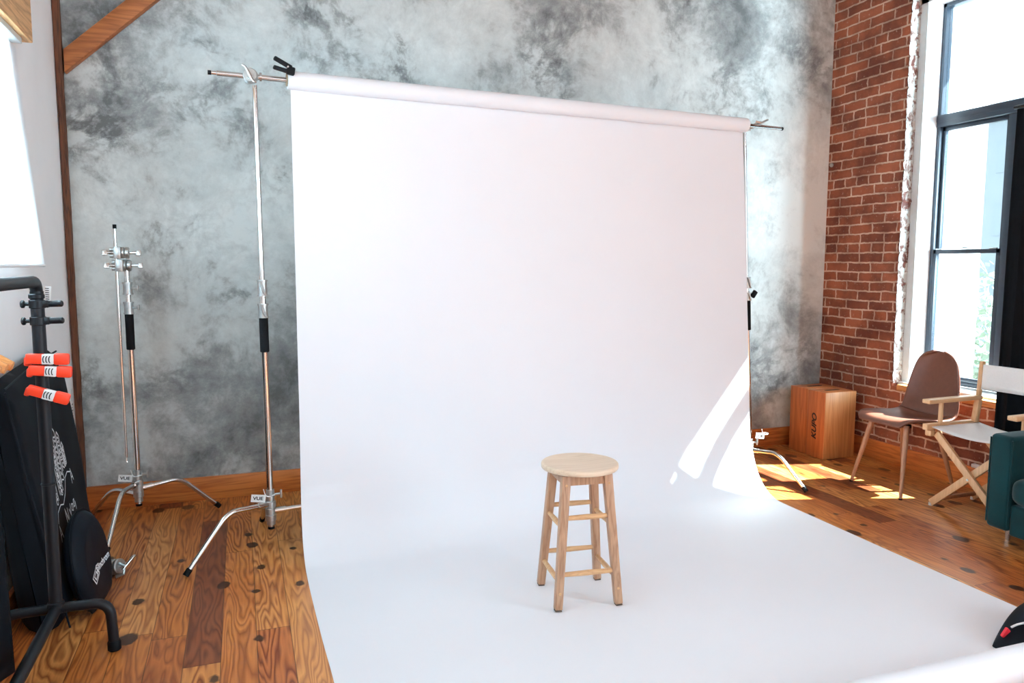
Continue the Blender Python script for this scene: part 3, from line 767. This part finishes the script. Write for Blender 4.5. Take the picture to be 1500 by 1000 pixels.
for sg in (1, -1):
    pts = [(RX+.015*sg, RY, .180)]+corner((RX, RY, .180), (RX+.165*sg, RY, .178), (RX+.172*sg, RY, 0), .055)+[(RX+.172*sg, RY, .012)]
    o = MB().tube(pts, .0175, 16).build('foot', BLACKMET, gr)
    MB().tube([(RX+.172*sg, RY, 0), (RX+.172*sg, RY, .004), (RX+.172*sg, RY, .030), (RX+.172*sg, RY, .036)], [.019, .0225, .0225, .019], 16).build('rubber_foot', RUBBER, o)
    pts = [(RX+.015*sg, RY-RL, .180)]+corner((RX, RY-RL, .180), (RX+.165*sg, RY-RL, .178), (RX+.172*sg, RY-RL, 0), .055)+[(RX+.172*sg, RY-RL, 0)]
    MB().tube(pts, .0175, 16).build('foot', BLACKMET, gr)
for z in (1.228, 1.172):
    p_ = MB(); p_.cyl((RX, RY, z-.014), (RX, RY, z+.014), .0245, bev=.002); p_.box((RX+.015, RY-.016, z-.012), (RX+.035, RY+.012, z+.012), .003)
    p_.cyl((RX+.03, RY-.004, z), (RX+.076, RY-.012, z+.001), .0105, bev=.003)
    p_.cyl((RX-.04, RY, z), (RX-.02, RY, z), .006); p_.cyl((RX-.048, RY, z), (RX-.036, RY, z), .013, bev=.003)
    p_.build('peg', BLACKMET, gr)
# paper price tag stuck on the rack elbow
pt = MB().box((RX+.021, RY-.004, 1.235), (RX+.0415, RY-.002, 1.287), mat=Matrix.Rotation(math.radians(6), 3, 'Y')).build('price_tag', LABEL)
tag(pt, 'small white barcode tag hanging at the elbow of garment rack', 'tag')
b_ = MB()
for i in range(6): b_.box((RX+.026, RY-.0056, 1.243+i*.007), (RX+.037, RY-.0050, 1.2455+i*.007), mat=Matrix.Rotation(math.radians(6), 3, 'Y'))
o = b_.build('barcode', BLACKINK, pt)

# orange clamps on the rack
def oclamp(z, rot, rz, label, dx=0):
    t = thing('spring_clamp', label, 'clamp', (RX, RY, z), 'orange clamps on the rack post')
    R = Matrix.Rotation(math.radians(rz), 3, 'Z') @ Matrix.Rotation(math.radians(rot), 3, 'Y')
    P = lambda a, b_, c: V((RX+dx, RY, z))+R @ V((a, b_, c))
    def bx_(mb, lo_, hi_, bv):
        c = (V(lo_)+V(hi_))/2; d = (V(hi_)-V(lo_))/2
        mb.box(P(*c)-d, P(*c)+d, bv, mat=R)
    j_ = MB(); bx_(j_, (-.036, -.042, -.017), (.020, -.022, .017), .005); j_.build('jaw', ORANGE, t)
    j_ = MB(); bx_(j_, (-.044, -.024, -.026), (-.028, .03, .004), .005); j_.build('rear_jaw', ORANGE, t)
    m_ = MB(); bx_(m_, (.012, -.046, -.0165), (.046, -.020, .0165), .002); m_.build('metal_plate', LABEL, t)
    k_ = MB()
    for i in range(3):
        pts = [P(.020+i*.0085+.004*math.cos(a), -.0466, .0105*math.sin(a)) for a in [PI/2+q*PI/6 for q in range(7)]]
        k_.ribbon(pts, .0032, R @ V((0, -1, 0)))
    k_.build('plate_print', BLACKINK, t)
    h_ = MB(); bx_(h_, (.044, -.043, -.019), (.090, -.016, .019), .007); h_.build('handle', ORANGE, t)
    MB().cyl(P(.03, -.012, -.022), P(.03, -.012, -.010), .006).build('spring', STEEL, t)
oclamp(1.049, 3, 0, 'topmost of three orange spring clamps on black rack post')
oclamp(1.010, 6, 0, 'middle of three orange spring clamps on black rack post', .006)
oclamp(.938, 20, 0, 'lowest, tilted orange spring clamp on black rack post', -.002)

# wooden hangers
def hanger(i, label):
    y = 1.585+.04*i
    t = thing('coat_hanger', label, 'hanger', (RX, y, ZT), 'wooden hangers on the rack')
    a_ = MB()
    for sg in (1, -1):
        pts = [V((RX+sg*s_*.222, y-.010*s_, 1.208-.045*s_**2.2+.004*s_)) for s_ in [k/10 for k in range(11)]]
        a_.tube(pts, [.011]+[.013+.004*math.sin(k/10*PI) for k in range(1, 10)]+[.009], 12)
    a_.build('shoulder_bar', HANGW, t)
    hk = [V((RX, y, 1.21)), V((RX, y, 1.262))]+[V((RX+.026*math.sin(a), y, 1.301-.026*math.cos(a)*-1-.0)) for a in [0]]
    hk = [V((RX, y, 1.21)), V((RX+.001, y, 1.25))]+[V((RX+.0245*math.cos(a), y, 1.302+.0245*math.sin(a))) for a in [(-70+k*20)*PI/180 for k in range(13)]]
    MB().tube(hk, .0022, 8).build('hook', STEEL, t)
hanger(0, 'nearest of three wooden coat hangers at the left frame edge'); hanger(1, 'middle of three wooden coat hangers at the left frame edge'); hanger(2, 'farthest of three wooden coat hangers at the left frame edge')

# ------------------------------------------------------------------ big black bag leaning at the left wall
bg = thing('equipment_bag', 'large flat black fabric bag with white city drawing, leaning on left wall', 'bag', (-.72, 3.4, 0))
OUT = [(3.085, .0), (3.03, .30), (2.99, .62), (2.98, .93), (3.10, .955), (3.45, .972), (3.80, .985), (3.85, .975), (3.945, .885), (3.93, .60), (3.86, .30), (3.80, .0)]
def face_x(z): return -.640-.125*z/.95
def bagf(front):
    def fn(u_, v_):
        # u around outline, v from outline to the centre
        n = len(OUT); q = u_*n; i = int(q) % n; f_ = q-int(q)
        a, b2 = OUT[i], OUT[(i+1) % n]; y = a[0]+(b2[0]-a[0])*f_; z = a[1]+(b2[1]-a[1])*f_
        k = 1-v_; cy, cz = 3.45, .5
        yy, zz = cy+(y-cy)*k, cz+(z-cz)*k
        th = (.085-.045*zz)*min(1, (1-k)*7)**.5
        w_ = .006*mnoise.noise(V((yy*5, zz*5, front)))
        xm = face_x(zz)-.080+.035*zz
        return V((max(-.856, xm+front*th+w_), yy, zz+.002))
    return fn
m_ = MB(); m_.grid(bagf(1), 120, 26, True); m_.grid(bagf(-1), 120, 26, True)
bmesh.ops.remove_doubles(m_.bm, verts=m_.bm.verts[:], dist=.0005)
m_.build('bag_body', NYLON, bg, ang=60)
def BP(y, z, e=.0035):
    th = (.085-.045*z); w_ = .006*mnoise.noise(V((y*5, z*5, 1)))
    return V((face_x(z)-.080+.035*z+th+w_+e, y, z))
def stroke(mb, pl, w=.005):
    out = []
    for (a, b2), (c, d) in zip(pl[:-1], pl[1:]):
        nn = max(2, int(math.hypot(c-a, d-b2)/.02))
        out += [(a+(c-a)*k/nn, b2+(d-b2)*k/nn) for k in range(nn)]
    out.append(pl[-1]); mb.ribbon([BP(*q) for q in out], w, (1, 0, .1))
pr = MB(); rr = random.Random(5)
y0 = 3.30
def PQ(u_, v_): return (3.24+u_*.36, .40+v_*.29)       # picture frame on the bag
towers = [(.12, .24, .10, .78), (.33, .47, .16, .82), (.50, .62, .28, 1.0), (.66, .78, .40, .90), (.80, .88, .42, .72)]
for a, b2, c, d in towers:
    stroke(pr, [PQ(a, c), PQ(a, d), PQ((a+b2)/2, d+.05), PQ(b2, d-.02), PQ(b2, c+.02)], .006)
    for k in range(9):
        zq = c+(d-c)*(k+.5)/9.5; pts = [PQ(a+(b2-a)*(.2+.6*q/4), zq+rr.uniform(-.03, .03)) for q in range(5)]
        stroke(pr, pts, .006)
    if a in (.12, .33):
        for k in range(7):
            zq = c+(d-c)*(k+.2)/7; pts = [PQ(a+(b2-a)*(.25+.5*(.5+.5*math.cos(q))), zq+.04*math.sin(q)) for q in range(7)]
            stroke(pr, pts, .005)
stroke(pr, [PQ(0, -.12), PQ(.1, .0), PQ(.26, .05), PQ(.36, .02), PQ(.5, .12), PQ(.66, .30), PQ(.8, .34), PQ(.93, .30)], .005)
stroke(pr, [PQ(.0, .05), PQ(.03, .35), PQ(-.04, .30)], .004)
for cx, cz in ((.0, -.24), (.95, .24)):
    stroke(pr, [PQ(cx-.05, cz-.11), PQ(cx, cz+.10), PQ(cx+.06, cz-.09)], .0055); stroke(pr, [PQ(cx-.03, cz-.03), PQ(cx+.04, cz-.02)], .005)
for pl in ([(.34, -.25), (.35, -.04), (.42, -.27), (.44, -.06)], [(.50, -.10), (.53, -.22), (.57, -.05)], [(.62, -.08), (.60, -.16), (.65, -.18), (.67, -.09), (.62, -.08)], [(.72, -.06), (.70, -.15), (.76, -.15), (.76, -.05), (.72, -.06)], [(.80, -.1), (.80, -.22)], [(.55, -.28), (.57, -.34)], [(.64, -.27), (.66, -.33)]):
    stroke(pr, [PQ(*q) for q in pl], .006)
pr.build('line_drawing', WHITEINK, bg, fix=False)
e_ = MB(); e_.tube([BP(y, z, -.004) for y, z in [(3.10, .01), (3.05, .3), (3.01, .6), (3.0, .92)]], .004, 6); e_.tube([BP(y, z, -.004) for y, z in [(3.0, .93), (3.3, .955), (3.6, .97), (3.82, .975)]], .004, 6)
e_.build('edge_piping', NYLON2, bg)

# black cloth cover hanging from the rack behind the post
def cov(u_, v_):
    y = 2.02+u_*.62; z = 1.10-.02*u_-v_*.98
    return V((RX-.06+.026*math.sin(u_*11+v_*2)-.02*v_, y+.02*math.sin(v_*4), z+.03*(u_ < .02)))
# folded black cloth draped at the left edge
cv = MB().grid(cov, 60, 30).build('cloth_cover', NYLON, ang=180, fix=False); m_ = cv.modifiers.new('t', 'SOLIDIFY'); m_.thickness = .006
tag(cv, 'black cloth hanging below wooden hangers at the left frame edge', 'cloth')

# small round reflector bag leaning on the big bag
rb = thing('reflector_bag', 'small round black zip bag with white logo, leaning on the large bag', 'bag', (-.56, 3.2, 0))
def RBX(z, y=3.28): return -.570-.145*z+.12*(y-3.28)
RC = (3.28, .198)
def rbo(a):
    y = RC[0]+.178*math.cos(a); z = RC[1]+.200*math.sin(a)
    if z < .03: z = .012+(z+.0)*.2
    if math.cos(a) > .2 and math.sin(a) < 0: y += .035*(-math.sin(a))
    return y, max(z, .008)
def rbf(front):
    def fn(u_, v_):
        y, z = rbo(u_*2*PI); k = 1-v_; yy = RC[0]+(y-RC[0])*k; zz = RC[1]+(z-RC[1])*k
        th = .036*min(1, (1-k)*4)**.5+.010*mnoise.noise(V((yy*8, zz*8, 2)))*(1-k)
        return V((RBX(zz, yy)+front*th, yy, zz))
    return fn
m_ = MB(); m_.grid(rbf(1), 72, 20, True); m_.grid(rbf(-1), 72, 20, True); bmesh.ops.remove_doubles(m_.bm, verts=m_.bm.verts[:], dist=.0004)
m_.build('bag_body', NYLON2, rb, ang=70)
zp = MB(); zp.tube([V((RBX(rbo(a)[1], rbo(a)[0])+.004, *rbo(a))) for a in [k*2*PI/72 for k in range(73)]], .005, 6); zp.build('zip_edge', NYLON, rb)
def RP_(y, z): return V((RBX(z, y)+.036+.010*mnoise.noise(V((y*8, z*8, 2)))+.008, y, z))
lg = MB(); a_ = RP_(3.185, .165)
lg.text('Elinchrom', RP_(3.283, .185)+V((.003, 0, 0)), (.20, 1, .14), (-.145, -.11, 1), 0.040, squash=.80, fat=.0012)
for rr_, w_ in ((.030, .007), (.015, .007)):
    lg.ribbon([a_+V((.004+.2*rr_*math.cos(q*PI/2), rr_*math.cos(q*PI/2), rr_*1.1*math.sin(q*PI/2))) for q in range(5)], w_, (1, -.2, 0))
lg.build('logo', WHITEINK, rb, fix=False)

# grey metal knuckle lying on the floor
gk = thing('grip_knuckle', 'grey cast metal clamp knuckle lying on floor beside the round bag', 'clamp', (-.54, 3.61, 0))
c = V((-.548, 3.61, .036)); ax = V((.75, -.55, .25)).normalized()
m_ = MB(); m_.cyl(c-ax*.034, c-ax*.004, .034, bev=.004); m_.cyl(c+ax*.0, c+ax*.020, .033, bev=.004); m_.build('disc', CAST, gk)
m_ = MB(); m_.tube([c+ax*.02, c+ax*.05], .010, 10); m_.bar(c+ax*.045+V((-.01, -.02, -.014)), c+ax*.055+V((.03, .03, .03)), .014, .010, ax, .003); m_.build('handle', STEEL, gk)
m_ = MB(); m_.tube([c+V((.01, -.02, .02)), c+V((.035, -.035, .01)), c+V((.03, -.05, -.018)), c+V((.0, -.05, -.028))], .007, 10); m_.build('jaw', CAST, gk)

# paper strip pinned in the corner behind the bag
ps = MB().box((-.8622, 4.505, .42), (-.8600, 4.555, .70)).build('paper_strip', LABEL)
tag(ps, 'narrow white printed paper strip hanging beside dark corner post', 'paper')
b_ = MB()
for i in range(10): b_.box((-.8600, 4.515, .47+i*.016), (-.8594, 4.530+.012*(i % 2), .475+i*.016))
b_.build('print', BLACKINK, ps)

# bolt on the brick corner
bo = MB(); bo.ball((XR-.006, 4.60, 2.10), .016, (.8, 1, 1)); bo.cyl((XR-.02, 4.60, 2.10), (XR+.0, 4.60, 2.10), .007); o = bo.build('anchor_bolt', BRONZE)
tag(o, 'small metal bolt head in the brick wall corner', 'bolt')

# ------------------------------------------------------------------ black sandbag at the lower right
sg_ = thing('sandbag', 'black weight bag with red tab and white piping at the lower right corner', 'sandbag', (2.72, 1.83, .005))
def sbag(u_, v_):
    s_ = u_; a = v_*2*PI
    x = 2.485+s_*.46
    ry = .012+.105*math.sin(min(1, s_*1.25)*PI/2)**.9*(1 if s_ < .8 else math.sqrt(max(0, 1-((s_-.8)/.2)**2)))
    rz = .003+.058*math.sin(min(1, s_*1.7)*PI/2)**1.15*(1 if s_ < .8 else math.sqrt(max(0, 1-((s_-.8)/.2)**2)))
    cy = 1.832-.02*s_
    zz = rz*(math.sin(a)); zc = rz
    zz = math.copysign(abs(math.sin(a))**.8, math.sin(a))*rz
    return V((x, cy+ry*math.copysign(abs(math.cos(a))**.8, math.cos(a)), .006+zc+zz))
m_ = MB().grid(lambda u_, v_: sbag(v_, u_), 40, 40, True); m_.build('bag_body', NYLON, sg_, ang=60)
pp = [sbag(.19+k*.02, .22+.010*k) for k in range(16)]
MB().tube([q+V((-.002, -.001, .003)) for q in pp], .0038, 8).build('piping', LABEL, sg_)
m_ = MB(); q = sbag(.13, .20); m_.bar(q+V((-.014, -.004, -.012)), q+V((.012, -.006, .016)), .024, .012, (1, 0, -1), .004, .030, .012); m_.build('red_tab', RED, sg_)

# ------------------------------------------------------------------ outside: trees and a pale facade
def leaf_tree(c, R_, nleaf, label, seed):
    r2 = random.Random(seed); c = V(c); t = thing('tree', label, 'tree', (c.x, c.y, -3))
    MB().tube([(c.x, c.y, -3), (c.x+.1, c.y, -1), (c.x, c.y+.05, c.z)], [.16, .11, .05], 10).build('trunk', BARK, t)
    L = MB()
    for _ in range(nleaf):
        d = V((r2.gauss(0, 1), r2.gauss(0, 1), r2.gauss(0, 1))).normalized(); k = r2.random()**.4
        p = c+V((d.x*R_[0], d.y*R_[1], d.z*R_[2]))*k
        a = V((r2.gauss(0, 1), r2.gauss(0, 1), r2.gauss(0, 1))).normalized(); b2 = a.orthogonal().normalized(); s_ = r2.uniform(.05, .10)
        L._add([p-a*s_, p+b2*s_*.5, p+a*s_, p-b2*s_*.5], [[0, 1, 2, 3]])
    L.build('foliage', LEAF, t, smooth=False, fix=False)
leaf_tree((8.8, 6.9, -.1), (1.6, 1.9, 1.5), 6500, 'pale green tree outside, filling lower sash behind brown chair', 1)
hs = thing('apartment_building', 'faint pale building seen far through the upper sash', 'building', (30, 24, -4))
MB().box((30, 20.5, -6), (34, 25.6, 7.5)).build('wall', FACADE, hs, smooth=False)
MB().box((29.6, 20.2, 7.5), (34.2, 25.9, 8.0)).build('roof', FACADE, hs, smooth=False)
for yy in (21.3, 22.8, 24.3):
    for zz in (0, 2.6, 5.2):
        MB().box((29.96, yy, zz), (30.02, yy+.7, zz+1.3)).build('window', DARKPANE, hs, smooth=False)

# ------------------------------------------------------------------ light
wd = bpy.data.worlds.new('sky'); bpy.context.scene.world = wd; wd.use_nodes = True
bgn = wd.node_tree.nodes['Background']; bgn.inputs[0].default_value = (.84, .92, 1.0, 1); bgn.inputs[1].default_value = 2.6
def lamp(name, kind, loc, direction, **kw):
    l = bpy.data.lights.new(name, kind); o = bpy.data.objects.new(name, l); COL.objects.link(o); o.location = loc
    o.rotation_euler = V(direction).to_track_quat('-Z', 'Y').to_euler()
    for k, v in kw.items(): setattr(l, k, v)
    return o
lamp('sun', 'SUN', (12, -2, 9), (-1.0, .32, -1.13), energy=70.0, angle=math.radians(.6), color=(1, .965, .91))
lamp('window_light_left', 'AREA', (XL-.45, 2.5, 1.9), (1, 0, -.12), shape='RECTANGLE', size=2.3, size_y=1.0, energy=255, color=(.88, .95, 1))

lamp('added_fill_right', 'AREA', (5.75, 1.0, 1.75), (-.62, 1, -.03), shape='RECTANGLE', size=1.7, size_y=1.8, energy=520, color=(.86, .94, 1))  # added lamp hidden outside the window, brightens back wall and paper
lamp('added_fill_rear', 'AREA', (5.3, -1.4, 2.0), (-1, .35, -.05), shape='RECTANGLE', size=3.4, size_y=2.4, energy=255, color=(.86, .94, 1))  # added fill lamp outside the unseen window, lifts the left wall

# ------------------------------------------------------------------ camera
cam = bpy.data.cameras.new('camera'); co = bpy.data.objects.new('camera', cam); COL.objects.link(co)
F_, YAW, PIT, ROL = 1107.9, .344862, .1013994, .00135
fw = V((math.sin(YAW)*math.cos(PIT), math.cos(YAW)*math.cos(PIT), -math.sin(PIT))); r0 = V((math.cos(YAW), -math.sin(YAW), 0)); u0 = r0.cross(fw)
rr0 = r0*math.cos(ROL)+u0*math.sin(ROL); uu0 = -r0*math.sin(ROL)+u0*math.cos(ROL)
M4 = Matrix((rr0, uu0, -fw)).transposed().to_4x4(); M4.translation = V((0, 0, 1.36)); co.matrix_world = M4
cam.sensor_width = 36; cam.sensor_fit = 'HORIZONTAL'; cam.lens = F_/1500*36; cam.clip_start = .05
s = bpy.context.scene; s.camera = co
s.view_settings.view_transform = 'Standard'; s.view_settings.look = 'None'; s.view_settings.exposure = 0.04
s.view_settings.use_white_balance = True; s.view_settings.white_balance_temperature = 5500; s.view_settings.white_balance_tint = -5
s.cycles.use_denoising = True
s.cycles.max_bounces = 10; s.cycles.diffuse_bounces = 6; s.cycles.transparent_max_bounces = 12
s.cycles.caustics_reflective = False; s.cycles.caustics_refractive = False; s.cycles.sample_clamp_indirect = 6
